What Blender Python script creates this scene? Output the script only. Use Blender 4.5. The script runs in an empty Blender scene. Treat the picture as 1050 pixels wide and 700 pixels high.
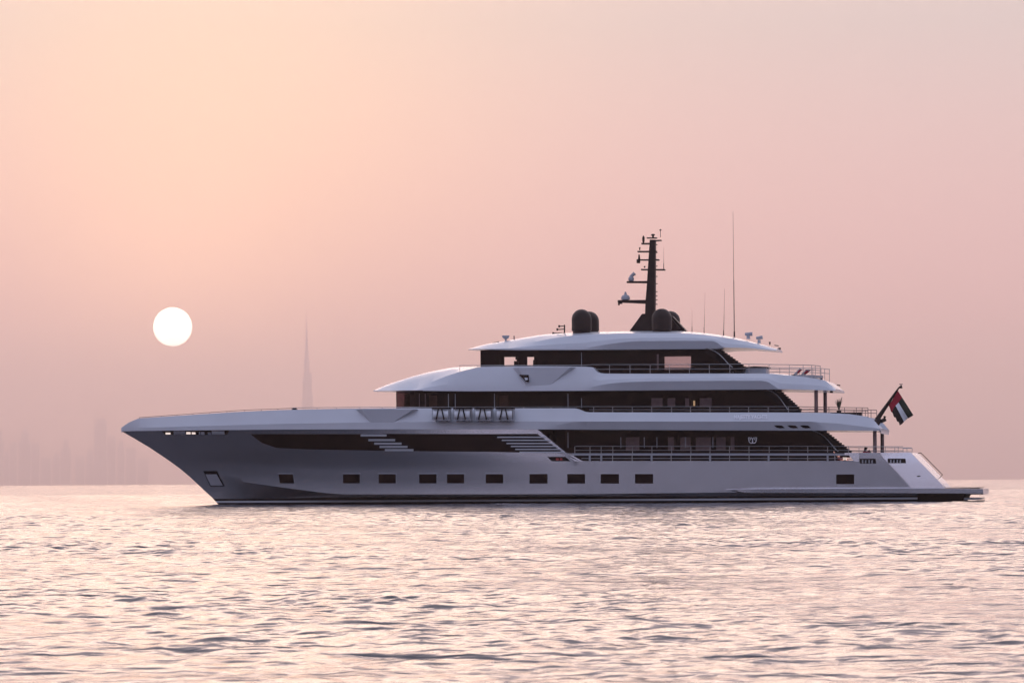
import bpy, math, random
import numpy as np
from mathutils import Matrix, Vector
random.seed(7); rng = np.random.default_rng(11)
R = math.radians
C = bpy.context.scene.collection
SC = bpy.context.scene

# ------------------------------------------------------------------ camera
F = 1050 * 148 / 36.0
HC = 1.5
PITCH, ROLL = math.atan(143.9 / F), R(-0.347)
cam_rot = Matrix.Rotation(math.pi / 2 + PITCH, 3, 'X') @ Matrix.Rotation(ROLL, 3, 'Z')
cd = bpy.data.cameras.new('camera'); cam = bpy.data.objects.new('camera', cd); C.objects.link(cam)
cam.location = (0, 0, HC); cam.rotation_euler = cam_rot.to_euler()
cd.lens = 148; cd.sensor_width = 36; cd.clip_start = 0.5; cd.clip_end = 120000
cd.dof.use_dof = True; cd.dof.focus_distance = 288; cd.dof.aperture_fstop = 11.0
SC.camera = cam

def ray(px, py):
    return (cam_rot @ Vector(((px - 525) / F, (350 - py) / F, -1))).normalized()

# ------------------------------------------------------------------ sky and sun
SUN = ray(177, 335)
SUN_EL = math.asin(SUN.z); SUN_AZ = math.atan2(SUN.x, SUN.y)       # azimuth clockwise from +Y
w = bpy.data.worlds.new("World"); SC.world = w; w.use_nodes = True
nt = w.node_tree; N = nt.nodes; L = nt.links; N.clear()
def nd(t, **k):
    n = N.new(t)
    for a, b in k.items(): setattr(n, a, b)
    return n
def mth(op, a, b=None, clamp=False):
    n = nd('ShaderNodeMath', operation=op, use_clamp=clamp)
    for i, v in enumerate((a, b)):
        if v is None: continue
        if isinstance(v, (int, float)): n.inputs[i].default_value = v
        else: L.new(v, n.inputs[i])
    return n.outputs[0]
def vscale(col, fac):
    n = nd('ShaderNodeVectorMath', operation='SCALE')
    if isinstance(col, tuple): n.inputs[0].default_value = col
    else: L.new(col, n.inputs[0])
    if isinstance(fac, (int, float)): n.inputs['Scale'].default_value = fac
    else: L.new(fac, n.inputs['Scale'])
    return n.outputs[0]
def vadd(a, b):
    n = nd('ShaderNodeVectorMath', operation='ADD'); L.new(a, n.inputs[0]); L.new(b, n.inputs[1]); return n.outputs[0]
tc = nd('ShaderNodeTexCoord'); D = tc.outputs['Generated']
sep = nd('ShaderNodeSeparateXYZ'); L.new(D, sep.inputs[0])
dot = nd('ShaderNodeVectorMath', operation='DOT_PRODUCT'); L.new(D, dot.inputs[0]); dot.inputs[1].default_value = SUN
dt = dot.outputs['Value']
def ramp(stops):
    r = nd('ShaderNodeValToRGB'); e = r.color_ramp.elements
    e[0].position, e[0].color = stops[0][0], (*stops[0][1], 1)
    e[1].position, e[1].color = stops[-1][0], (*stops[-1][1], 1)
    for p, c in stops[1:-1]:
        x = e.new(p); x.color = (*c, 1)
    L.new(mth('POWER', mth('MAXIMUM', sep.outputs['Z'], 0.0), 0.5), r.inputs[0])   # position = sqrt(sin elevation)
    return r.outputs[0]
SKY_SUN = [(0.0, (0.84, 0.51, 0.51)), (0.20, (0.94, 0.55, 0.57)), (0.33, (0.48, 0.58, 0.61)), (0.42, (1.10, 0.91, 0.93)),
           (0.60, (1.22, 1.01, 1.06)), (0.8, (0.9, 0.82, 0.86)), (1.0, (0.48, 0.50, 0.62))]
SKY_ANTI = [(0.0, (0.72, 0.64, 0.78)), (0.25, (0.78, 0.74, 0.92)), (0.45, (0.60, 0.63, 0.92)), (0.7, (0.48, 0.54, 0.80)), (1.0, (0.42, 0.48, 0.66))]
side = mth('MULTIPLY_ADD', dt, 0.5); side.node.inputs[2].default_value = 0.5; side.node.use_clamp = True
sidep = mth('POWER', side, 3.0)
mix = nd('ShaderNodeMix', data_type='RGBA'); L.new(sidep, mix.inputs['Factor'])
L.new(ramp(SKY_ANTI), mix.inputs['A']); L.new(ramp(SKY_SUN), mix.inputs['B'])
dtp = mth('MAXIMUM', dt, 0.0)
dot2 = nd('ShaderNodeVectorMath', operation='DOT_PRODUCT'); L.new(D, dot2.inputs[0])
dot2.inputs[1].default_value = ray(215, 215)                      # dust glow, brightest a little above the sun
glow1 = vscale((0.52, 0.30, 0.0), mth('POWER', mth('MAXIMUM', dot2.outputs['Value'], 0.0), 380.0))
glow2 = vscale((0.55, 0.32, 0.14), mth('POWER', dtp, 2200.0))
disc = nd('ShaderNodeMapRange', interpolation_type='SMOOTHSTEP'); L.new(dt, disc.inputs['Value'])
disc.inputs['From Min'].default_value = math.cos(R(0.270)); disc.inputs['From Max'].default_value = math.cos(R(0.250))
discc = vscale((9.0, 8.6, 7.6), disc.outputs[0])
sky = nd('ShaderNodeTexSky', sky_type='NISHITA'); sky.sun_disc = False
sky.sun_elevation = SUN_EL; sky.sun_rotation = SUN_AZ; sky.air_density = 1.5; sky.dust_density = 4.0
nish = vscale(sky.outputs[0], 0.025)
tot = vadd(vadd(vadd(mix.outputs['Result'], nish), vadd(glow1, glow2)), discc)
bg = nd('ShaderNodeBackground'); L.new(tot, bg.inputs['Color']); bg.inputs['Strength'].default_value = 1.0
wo = nd('ShaderNodeOutputWorld'); L.new(bg.outputs[0], wo.inputs['Surface'])

sl = bpy.data.lights.new('sun', 'SUN'); sl.energy = 0.5; sl.angle = R(30); sl.color = (1.0, 0.72, 0.55)
so = bpy.data.objects.new('sun', sl); C.objects.link(so)
so.rotation_euler = (-SUN).to_track_quat('-Z', 'Y').to_euler(); so.location = (-40, 300, 60)

SC.view_settings.view_transform = 'Standard'; SC.view_settings.look = 'None'
SC.view_settings.exposure = 0.14; SC.view_settings.gamma = 1.0; SC.view_settings.use_curve_mapping = False
SC.render.engine = 'CYCLES'
cy = SC.cycles; cy.use_denoising = True; cy.max_bounces = 6; cy.diffuse_bounces = 2; cy.glossy_bounces = 3
cy.transmission_bounces = 4; cy.transparent_max_bounces = 12; cy.volume_bounces = 3
cy.sample_clamp_indirect = 4.0; cy.filter_width = 1.5
cy.caustics_reflective = False; cy.caustics_refractive = False

HAZE_DENSITY = 0.84e-4
HAZE_COLOR = (1.0, 0.83, 0.77)

# ------------------------------------------------------------------ materials
def mat(name, col, rough=0.5, metal=0.0, coat=0.0, ior=1.45, noise=0.0, nscale=3.0, bump=0.0, emit=None, estr=0.0):
    m = bpy.data.materials.new(name); m.use_nodes = True
    t = m.node_tree; b = t.nodes['Principled BSDF']
    b.inputs['Base Color'].default_value = (*col, 1); b.inputs['Roughness'].default_value = rough
    b.inputs['Metallic'].default_value = metal; b.inputs['Coat Weight'].default_value = coat
    b.inputs['Coat Roughness'].default_value = 0.08; b.inputs['IOR'].default_value = ior
    if emit: b.inputs['Emission Color'].default_value = (*emit, 1); b.inputs['Emission Strength'].default_value = estr
    tcn = t.nodes.new('ShaderNodeTexCoord'); nz = t.nodes.new('ShaderNodeTexNoise')
    nz.inputs['Scale'].default_value = nscale; nz.inputs['Detail'].default_value = 5
    t.links.new(tcn.outputs['Object'], nz.inputs['Vector'])
    if noise > 0:
        mr = t.nodes.new('ShaderNodeMapRange'); t.links.new(nz.outputs['Fac'], mr.inputs['Value'])
        mr.inputs['From Min'].default_value = 0.3; mr.inputs['From Max'].default_value = 0.7
        mr.inputs['To Min'].default_value = 1 - noise; mr.inputs['To Max'].default_value = 1 + noise
        vm = t.nodes.new('ShaderNodeVectorMath'); vm.operation = 'SCALE'; vm.inputs[0].default_value = col
        t.links.new(mr.outputs[0], vm.inputs['Scale']); t.links.new(vm.outputs[0], b.inputs['Base Color'])
    if bump > 0:
        bp = t.nodes.new('ShaderNodeBump'); bp.inputs['Strength'].default_value = 1; bp.inputs['Distance'].default_value = bump
        t.links.new(nz.outputs['Fac'], bp.inputs['Height']); t.links.new(bp.outputs[0], b.inputs['Normal'])
    return m
M = dict(
    white=mat('white_gelcoat', (0.60, 0.62, 0.67), 0.35, coat=0.4, noise=0.03, nscale=0.6, bump=0.004),
    hull=mat('silver_hull_paint', (0.72, 0.73, 0.77), 0.26, metal=0.95, coat=0.2, noise=0.04, nscale=0.5, bump=0.006),
    slat=mat('pale_slat_paint', (0.5, 0.52, 0.56), 0.35, coat=0.3, noise=0.02),
    glass=mat('dark_tinted_glass', (0.008, 0.003, 0.004), 0.12, ior=1.18, noise=0.3, nscale=0.8),
    black=mat('black_antifouling', (0.008, 0.006, 0.008), 0.5, ior=1.2, noise=0.2),
    dark=mat('dark_brown_paint', (0.018, 0.010, 0.010), 0.45, ior=1.3, coat=0.05, noise=0.15),
    steel=mat('stainless_steel', (0.45, 0.44, 0.45), 0.28, metal=0.9, noise=0.05),
    post=mat('bronze_pillar_paint', (0.16, 0.11, 0.11), 0.35, metal=0.4, noise=0.08),
    grey=mat('grey_equipment_plastic', (0.35, 0.36, 0.40), 0.4, noise=0.05),
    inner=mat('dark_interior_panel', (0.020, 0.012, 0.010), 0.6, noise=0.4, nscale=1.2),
    curtain=mat('pale_curtain_cloth', (0.72, 0.66, 0.64), 0.9, noise=0.12, nscale=5),
    teak=mat('teak_deck', (0.26, 0.17, 0.11), 0.6, noise=0.2, nscale=4),
    letter=mat('pale_lettering', (0.85, 0.85, 0.9), 0.3, noise=0.02),
    red=mat('red_cloth', (0.34, 0.006, 0.03), 0.8, noise=0.1),
    green=mat('dark_green_cloth', (0.012, 0.022, 0.014), 0.8, noise=0.1),
    blackc=mat('black_cloth', (0.012, 0.008, 0.010), 0.8, noise=0.1),
    whitec=mat('white_cloth', (0.74, 0.76, 0.80), 0.8, noise=0.05),
    cushion=mat('cushion_cloth', (0.38, 0.38, 0.40), 0.9, noise=0.1),
    leaf=mat('dark_leaf', (0.03, 0.04, 0.02), 0.6, noise=0.3),
    bandglass=mat('far_window_glass', (0.40, 0.40, 0.44), 0.4, noise=0.1),
    concrete=mat('tower_facade', (0.64, 0.60, 0.61), 0.5, noise=0.08, nscale=0.02),
    warm=mat('lamp_glow', (0.8, 0.6, 0.3), 0.5, emit=(1.0, 0.72, 0.38), estr=0.75),
    lampw=mat('deck_light_glow', (0.8, 0.7, 0.6), 0.5, emit=(1.0, 0.80, 0.72), estr=0.8),
    lampr=mat('red_light_glow', (0.12, 0.03, 0.03), 0.5, emit=(0.8, 0.06, 0.08), estr=0.08),
)
def tinted(name, tint):
    m = bpy.data.materials.new(name); m.use_nodes = True; t = m.node_tree; t.nodes.clear()
    tr = t.nodes.new('ShaderNodeBsdfTransparent'); tr.inputs[0].default_value = (*tint, 1)
    gl = t.nodes.new('ShaderNodeBsdfGlossy'); gl.inputs['Roughness'].default_value = 0.06; gl.inputs[0].default_value = (0.55, 0.40, 0.40, 1)
    fr = t.nodes.new('ShaderNodeFresnel'); fr.inputs[0].default_value = 1.22
    mx = t.nodes.new('ShaderNodeMixShader'); o = t.nodes.new('ShaderNodeOutputMaterial')
    t.links.new(fr.outputs[0], mx.inputs[0]); t.links.new(tr.outputs[0], mx.inputs[1]); t.links.new(gl.outputs[0], mx.inputs[2])
    t.links.new(mx.outputs[0], o.inputs[0]); return m
M['tint'] = tinted('tinted_house_glass', (0.46, 0.40, 0.41))
M['tint2'] = tinted('tinted_clear_glass', (0.70, 0.66, 0.68))

# ------------------------------------------------------------------ mesh helpers
class MB:
    def __init__(s): s.v = []; s.f = []; s.m = []
    def quadgrid(s, grid, mi=0, flip=False):
        n0 = len(s.v); r, c = len(grid), len(grid[0])
        for row in grid: s.v += [tuple(p) for p in row]
        for i in range(r - 1):
            for j in range(c - 1):
                q = (n0 + i*c + j, n0 + i*c + j + 1, n0 + (i+1)*c + j + 1, n0 + (i+1)*c + j)
                s.f.append(q[::-1] if flip else q); s.m.append(mi(i, j) if callable(mi) else mi)
        return s
    def box(s, a, b, mi=0):
        x0, x1 = sorted((a[0], b[0])); y0, y1 = sorted((a[1], b[1])); z0, z1 = sorted((a[2], b[2]))
        return s.prism([(x0, z0), (x1, z0), (x1, z1), (x0, z1)], y0, y1, mi)
    def prism(s, poly, y0, y1, mi=0):
        n = len(poly); k = len(s.v); area = sum(poly[i][0]*poly[(i+1) % n][1] - poly[(i+1) % n][0]*poly[i][1] for i in range(n))
        if area < 0: poly = poly[::-1]
        s.v += [(p[0], y0, p[1]) for p in poly] + [(p[0], y1, p[1]) for p in poly]
        s.f.append(tuple(k + i for i in range(n))); s.f.append(tuple(k + n + i for i in range(n))[::-1]); s.m += [mi, mi]
        for i in range(n):
            j = (i + 1) % n; s.f.append((k + j, k + i, k + n + i, k + n + j)); s.m.append(mi)
        return s
    def tube(s, p, q, r1, r2=None, n=8, mi=0):
        p, q = Vector(p), Vector(q); r2 = r1 if r2 is None else r2; d = (q - p).normalized()
        u = d.orthogonal().normalized(); v = d.cross(u); k = len(s.v)
        for c, r in ((p, r1), (q, r2)):
            s.v += [tuple(c + (u*math.cos(2*math.pi*i/n) + v*math.sin(2*math.pi*i/n))*r) for i in range(n)]
        for i in range(n):
            j = (i + 1) % n; s.f.append((k + i, k + j, k + n + j, k + n + i)); s.m.append(mi)
        s.f.append(tuple(k + i for i in range(n))[::-1]); s.f.append(tuple(k + n + i for i in range(n))); s.m += [mi, mi]
        return s
    def path(s, pts, r, n=6, mi=0):
        for a, b in zip(pts[:-1], pts[1:]): s.tube(a, b, r, r, n, mi)
        return s
    def lathe(s, c, prof, n=24, mi=0):
        k = len(s.v)
        for r, z in prof:
            s.v += [(c[0] + r*math.cos(2*math.pi*i/n), c[1] + r*math.sin(2*math.pi*i/n), c[2] + z) for i in range(n)]
        for a in range(len(prof) - 1):
            for i in range(n):
                j = (i + 1) % n; s.f.append((k + a*n + i, k + a*n + j, k + (a+1)*n + j, k + (a+1)*n + i)); s.m.append(mi)
        s.f.append(tuple(k + i for i in range(n))[::-1]); s.m.append(mi)
        s.f.append(tuple(k + (len(prof)-1)*n + i for i in range(n))); s.m.append(mi)
        return s
    def build(s, name, mats, parent=None, smooth=30, shift=(0, 0, 0)):
        me = bpy.data.meshes.new(name)
        me.from_pydata([(a - shift[0], b - shift[1], c - shift[2]) for a, b, c in s.v], [], s.f)
        for m in (mats if isinstance(mats, (list, tuple)) else [mats]): me.materials.append(M[m] if isinstance(m, str) else m)
        me.polygons.foreach_set('material_index', s.m)
        if smooth:
            me.polygons.foreach_set('use_smooth', [True]*len(s.f)); me.update(); me.set_sharp_from_angle(angle=R(smooth))
        me.update()
        o = bpy.data.objects.new(name, me); C.objects.link(o)
        if parent: o.parent = parent
        return o
def tag(o, label=None, cat=None, group=None, kind=None):
    for k, v in (('label', label), ('category', cat), ('group', group), ('kind', kind)):
        if v: o[k] = v
    return o

# ------------------------------------------------------------------ yacht frame: x aft, y away from the viewer, z up
YAW = R(8.5); DIST = 292.0
ROOT = Vector((DIST * (570 - 525) / F, DIST, 0))
EX = Vector((math.cos(YAW), -math.sin(YAW), 0)); EY = Vector((math.sin(YAW), math.cos(YAW), 0))
CAMP = Vector((0, 0, HC)) - ROOT
def P(px, py, y):
    d = ray(px, py); t = (y - CAMP.dot(EY)) / d.dot(EY); p = CAMP + d*t
    return (p.dot(EX), y, p.z)
def on(px, py, bf, off=0.0):
    y = -5.0
    for _ in range(10):
        x, _y, z = P(px, py, y); y = -(bf(x, z) + off)
    return P(px, py, y)
def zpoly(pts, b):
    bf = (lambda x, z: b(x)) if callable(b) else (lambda x, z: b)
    q = sorted([on(px, py, bf) for px, py in pts]); xs = [p[0] for p in q]; zs = [p[2] for p in q]
    return lambda x: float(np.interp(x, xs, zs))
def smoothz(pts, b, n=160):
    """polyline traced through pts, resampled with a smooth (pchip-like) curve"""
    bf = (lambda x, z: b(x)) if callable(b) else (lambda x, z: b)
    q = sorted([on(px, py, bf) for px, py in pts]); x = np.array([p[0] for p in q]); z = np.array([p[2] for p in q])
    h = np.diff(x); d = np.diff(z)/h; m = np.zeros(len(x)); m[0] = d[0]; m[-1] = d[-1]
    for i in range(1, len(x)-1):
        m[i] = 0 if d[i-1]*d[i] <= 0 else (h[i-1]+h[i])*3/((2*h[i]+h[i-1])/d[i-1] + (h[i]+2*h[i-1])/d[i])
    def f(X):
        X = min(max(X, x[0]), x[-1]); i = min(int(np.searchsorted(x, X, 'right'))-1, len(x)-2); t = (X-x[i])/h[i]
        return float((2*t**3-3*t**2+1)*z[i] + (t**3-2*t**2+t)*h[i]*m[i] + (-2*t**3+3*t**2)*z[i+1] + (t**3-t**2)*h[i]*m[i+1])
    return f
def PX(px, b=0.0, py=440): return P(px, py, -b)[0]          # local x of a picture column at half-breadth b
def ease(s): s = min(max(s, 0), 1); return s*s*(3 - 2*s)

class Loft:
    """levels bottom to top: (z(x), b(x), x0, x1)"""
    def __init__(s, levels, xmap=None): s.lv = levels; s.xmap = xmap
    def b(s, x, z):
        q = [(l[0](x), l[1](x)) for l in s.lv]
        zs = [a for a, _ in q]; bs = [c for _, c in q]
        for i in range(1, len(zs)): zs[i] = max(zs[i], zs[i-1] + 1e-4)
        return float(np.interp(z, zs, bs))
    def build(s, name, mats, parent, n=150, mi=None, crown=None, smooth=25, bottom=True, inner=None, dens=None):
        cols = []
        for k in range(n + 1):
            t = k / n; t = dens(t) if dens else t
            ring = []
            pts = [(s.xmap(t, l) if s.xmap else l[2] + (l[3]-l[2])*t, l) for l in s.lv]
            sec = [(x, l[1](x), l[0](x)) for x, l in pts]
            xt = sec[-1][0]; bt = sec[-1][1]; zt = sec[-1][2]
            if inner:
                sec.append((xt, max(bt - 0.16, bt*0.5), zt + 0.003)); sec.append((xt, max(bt - 0.2, bt*0.45), zt - inner))
                zt = zt - inner
            if crown:
                zc = crown(xt); sec.append((xt, bt*0.72, zt + (zc-zt)*0.55)); sec.append((xt, bt*0.4, zt + (zc-zt)*0.88)); zt = zc
            near = [(x, -b, z) for x, b, z in sec]; far = [(x, b, z) for x, b, z in sec]
            ring = [(sec[0][0], 0, sec[0][2])] + near + [(xt, 0, zt)] + far[::-1]
            cols.append(ring)
        mb = MB(); nr = len(cols[0]); k0 = 0
        for r in cols: mb.v += r
        nn = len(s.lv)
        for i in range(n):
            for j in range(nr):
                a, b_ = i*nr + j, i*nr + (j+1) % nr; c, d = (i+1)*nr + (j+1) % nr, (i+1)*nr + j
                mb.f.append((a, d, c, b_)); jj = j if j <= nn else nr - 1 - j
                mb.m.append(mi(jj) if mi else 0)
        h_ = nr // 2
        for o_, rv in ((0, False), (n*nr, True)):              # end caps as strips, so a curved stem stays true
            for j in range(h_):
                q = (o_, o_ + 1, o_ + nr - 1) if j == 0 else (o_ + j, o_ + j + 1, o_ + nr - j) if j == h_ - 1 else (o_ + j, o_ + j + 1, o_ + nr - j - 1, o_ + nr - j)
                mb.f.append(q[::-1] if rv else q); mb.m.append(mi(min(j, nn)) if mi else 0)
        return mb.build(name, mats, parent, smooth)

def panel(surf, name, mats, parent, pairs, off=0.015, sub=5, rows=4, depth=0.06, mi=0):
    """a slab lying on a lofted side; pairs = [(top px), (bottom px)] along it"""
    cols = []
    for (t0, b0), (t1, b1) in zip(pairs[:-1], pairs[1:]):
        for k in range(sub): cols.append((k/sub, t0, b0, t1, b1))
    cols.append((1, *pairs[-2], *pairs[-1]))
    front = []
    for s_, t0, b0, t1, b1 in cols:
        T = (t0[0] + (t1[0]-t0[0])*s_, t0[1] + (t1[1]-t0[1])*s_); B = (b0[0] + (b1[0]-b0[0])*s_, b0[1] + (b1[1]-b0[1])*s_)
        front.append([on(B[0] + (T[0]-B[0])*r/rows, B[1] + (T[1]-B[1])*r/rows, surf, off) for r in range(rows+1)])
    mb = MB(); mb.quadgrid(front, mi, flip=True)
    back = [[(x, y + depth + off, z) for x, y, z in c] for c in front]; mb.quadgrid(back, mi)
    for a, b in ((front[0], back[0]), (back[-1], front[-1])): mb.quadgrid([a, b], mi)
    mb.quadgrid([[c[0] for c in front], [c[0] for c in back]], mi, flip=True)
    mb.quadgrid([[c[-1] for c in front], [c[-1] for c in back]], mi)
    return mb.build(name, mats, parent, 30)

# ================================================================== SETTING
# ---- haze
HB = 48000
hb = MB(); hb.box((-HB, -HB, -2.5), (HB, HB, 1130))
haze = hb.build('haze', mat('unused_haze', (1, 1, 1)), None, 0)
hm = bpy.data.materials.new('haze_air'); hm.use_nodes = True; hm.node_tree.nodes.clear()
pv = hm.node_tree.nodes.new('ShaderNodeVolumePrincipled'); ho = hm.node_tree.nodes.new('ShaderNodeOutputMaterial')
pv.inputs['Color'].default_value = (*HAZE_COLOR, 1); pv.inputs['Density'].default_value = HAZE_DENSITY; pv.inputs['Anisotropy'].default_value = 0.65
hm.node_tree.links.new(pv.outputs[0], ho.inputs['Volume']); haze.data.materials[0] = hm
tag(haze, 'even pink dust haze hanging over the whole sea and skyline', 'haze', kind='stuff')
haze.display_type = 'WIRE'

# ---- sea: one sheet centred below the camera, finely cut near it
wm = bpy.data.materials.new('sea_water'); wm.use_nodes = True; t = wm.node_tree; b = t.nodes['Principled BSDF']
b.inputs['Base Color'].default_value = (0.03, 0.032, 0.045, 1); b.inputs['Roughness'].default_value = 0.07
b.inputs['IOR'].default_value = 1.333; b.inputs['Specular IOR Level'].default_value = 0.5
tcn = t.nodes.new('ShaderNodeTexCoord'); mp = t.nodes.new('ShaderNodeMapping'); mp.inputs['Rotation'].default_value[2] = R(12)
mp.inputs['Scale'].default_value = (0.55, 1.0, 1.0); t.links.new(tcn.outputs['Object'], mp.inputs['Vector'])
def wnoise(sc, det): 
    n = t.nodes.new('ShaderNodeTexNoise'); n.inputs['Scale'].default_value = sc; n.inputs['Detail'].default_value = det
    t.links.new(mp.outputs[0], n.inputs['Vector']); return n.outputs['Fac']
b1 = t.nodes.new('ShaderNodeBump'); b1.inputs['Strength'].default_value = 1; b1.inputs['Distance'].default_value = 0.05
t.links.new(wnoise(3.2, 3), b1.inputs['Height'])
b2 = t.nodes.new('ShaderNodeBump'); b2.inputs['Strength'].default_value = 1; b2.inputs['Distance'].default_value = 0.20
t.links.new(wnoise(0.8, 3), b2.inputs['Height']); t.links.new(b1.outputs[0], b2.inputs['Normal'])
t.links.new(b2.outputs[0], b.inputs['Normal'])
def rows_():
    r = 4.0; out = []
    while r < 45000:
        out.append(r)
        r += 1.0 if r < 20 else 0.3 if r < 28 else 0.07 if r < 62 else 0.11 if r < 110 else 0.2 if r < 200 else 0.4 if r < 330 else 0.5 if r < 600 else 1.1 if r < 1200 else r*0.02
    out.append(45000.0); return np.array(out)
rr = rows_()
dense = np.arange(-0.152, 0.1521, 0.0005)
mid = np.arange(0.158, 0.5, 0.006); out_ = np.arange(0.55, math.pi, 0.06)
th = np.concatenate([-out_[::-1], -mid[::-1], dense, mid, out_])
sp = np.gradient(th)
RR, TH = np.meshgrid(rr, th, indexing='ij'); X = RR*np.sin(TH); Y = RR*np.cos(TH)
spacing = np.maximum(np.gradient(rr)[:, None]*1.0, RR*sp[None, :])
Z = np.zeros_like(X)
near_ = rr < 1200; Xn, Yn, Sn = X[near_], Y[near_], spacing[near_]; Zn = np.zeros_like(Xn)
NW = 84
for i in range(NW):
    lam = 0.24 * (3.0/0.24) ** (((i + rng.random())/NW)**1.3)
    ang = R(-96) + rng.normal()*R(46); k = 2*math.pi/lam; kx, ky = k*math.cos(ang), k*math.sin(ang)
    slope = 0.0190 * (1.35 if lam < 0.95 else 0.85 if lam < 2 else 0.75)
    amp = slope/k
    fade = np.clip((lam/Sn - 2.2)/2.0, 0, 1)
    ph = kx*Xn + ky*Yn + rng.random()*6.283
    sn = np.sin(ph); Zn += fade*amp*((1.9*np.exp(1.25*(sn - 1)) - 0.75) if i % 2 else sn)
# patches of livelier and calmer water
g = 0.75 + 0.35*np.sin(0.11*Xn + 0.31*Yn + 1.1)*np.sin(0.23*Xn - 0.13*Yn) + 0.25*np.sin(0.05*Yn + 0.37*Xn)
Zn *= np.clip(g, 0.35, 1.5) * (0.80 + 0.70/(1 + np.exp(-(Yn - 105)/18.0)))   # livelier breeze farther out
Z[near_] = Zn
nR, nC = X.shape
me = bpy.data.meshes.new('sea')
V = np.stack([X, Y, Z], -1).reshape(-1, 3).astype(np.float32)
V = np.vstack([V, [[0, 0, 0]]]).astype(np.float32)
i_, j_ = np.meshgrid(np.arange(nR-1), np.arange(nC), indexing='ij'); j2 = (j_+1) % nC
Q = np.stack([i_*nC + j_, i_*nC + j2, (i_+1)*nC + j2, (i_+1)*nC + j_], -1).reshape(-1, 4)[:, ::-1]
T = np.stack([np.full(nC, nR*nC), (np.arange(nC)+1) % nC, np.arange(nC)], -1)
loops = np.concatenate([Q.reshape(-1), T.reshape(-1)]).astype(np.int32)
starts = np.concatenate([np.arange(len(Q))*4, len(Q)*4 + np.arange(len(T))*3]).astype(np.int32)
me.vertices.add(len(V)); me.vertices.foreach_set('co', V.reshape(-1))
me.loops.add(len(loops)); me.loops.foreach_set('vertex_index', loops)
me.polygons.add(len(starts)); me.polygons.foreach_set('loop_start', starts)
me.polygons.foreach_set('use_smooth', np.ones(len(starts), bool)); me.update(calc_edges=True)
me.materials.append(wm)
sea = bpy.data.objects.new('sea', me); C.objects.link(sea); tag(sea, 'calm rippled sea reflecting the pink sky', 'sea', kind='structure')

# ---- the skyline
def city_block(name, px0, px1, pytop, dist, label, steps=None, group='faint towers on the hazy horizon', cat='tower block'):
    def wx(px): return dist*(px-525)/F
    ztop = dist*(496.9 - px0*0.006 - pytop)/F + HC
    x0, x1 = wx(px0), wx(px1); xc = (x0+x1)/2; W = x1-x0; dp = min(max(W, 50), 110)
    root = bpy.data.objects.new(name, None); C.objects.link(root); root.location = (xc, dist, 0)
    tag(root, label, cat, group)
    steps = steps or [(0, 1.0), (0.86, 0.7)]
    mb = MB()
    for k, (h, wf) in enumerate(steps):
        h1 = steps[k+1][0] if k+1 < len(steps) else 1.0
        mb.box((-W/2*wf, -dp/2*wf, ztop*h if k else -1), (W/2*wf, dp/2*wf, ztop*h1))
    mb.build('wall', 'concrete', root, 0)
    dist += 0; wn = MB()
    for k, (h, wf) in enumerate(steps):
        h1 = steps[k+1][0] if k+1 < len(steps) else 1.0
        z = ztop*h + 8
        while z < ztop*h1 - 8:
            wn.box((-W/2*wf*0.92, -dp/2*wf - 0.6, z), (W/2*wf*0.92, -dp/2*wf + 0.4, z + 7)); z += 16
    if wn.v: wn.box((-W*0.02, -dp/2 - 0.9, 4), (W*0.02, -dp/2 - 0.2, ztop*0.8)); wn.build('window_band', 'bandglass', root, 0)
    return root
CITY = [
 ('high_rise', -6, 3, 441, 17200, 'faint high-rise cut off by the left edge of the photo', None),
 ('high_rise', 4, 9, 462, 17900, 'low faint block just inside the left edge of the photo', None),
 ('high_rise', 10, 17, 453, 18100, 'faint middling block left of the twin-stepped tower', [(0, 1)]),
 ('high_rise', 19, 31, 439, 17400, 'broad faint tower with stepped top near the left edge', [(0, 1), (0.78, 0.62), (0.93, .3)]),
 ('high_rise', 32, 40, 454, 17800, 'faint flat-topped block right of the broad stepped tower', [(0, 1)]),
 ('high_rise', 42, 52, 469, 18300, 'low wide block in the first gap of the skyline', [(0, 1)]),
 ('high_rise', 54, 61, 464, 18200, 'small faint block left of the pair-topped tower', None),
 ('high_rise', 62, 72, 451, 17700, 'faint tower with a narrow crown midway between the two tallest blocks', [(0, 1), (0.8, 0.55)]),
 ('high_rise', 77, 86, 467, 18300, 'low flat block left of the tallest block', [(0, 1)]),
 ('high_rise', 88, 95, 460, 18000, 'narrow faint block beside the tallest block', None),
 ('high_rise', 96.5, 109, 429, 17300, 'tallest faint block of the left skyline, flat wide top', [(0, 1.12), (0.3, 1.0), (0.96, 0.8)]),
 ('high_rise', 110, 118, 447, 17800, 'faint block right against the tallest block', [(0, 1)]),
 ('high_rise', 120, 127, 452, 18000, 'faint block just above the tip of the bow', None),
 ('high_rise', 129, 139, 459, 18100, 'faint block seen below the overhanging bow', [(0, 1)]),
 ('high_rise', 141, 152, 470, 18300, 'low faint block farthest right below the bow', [(0, 1)]),
]
for nm, a, b_, c, d, lab, st in CITY: city_block(nm, a, b_, c, d*1.95, lab, st)
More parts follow.
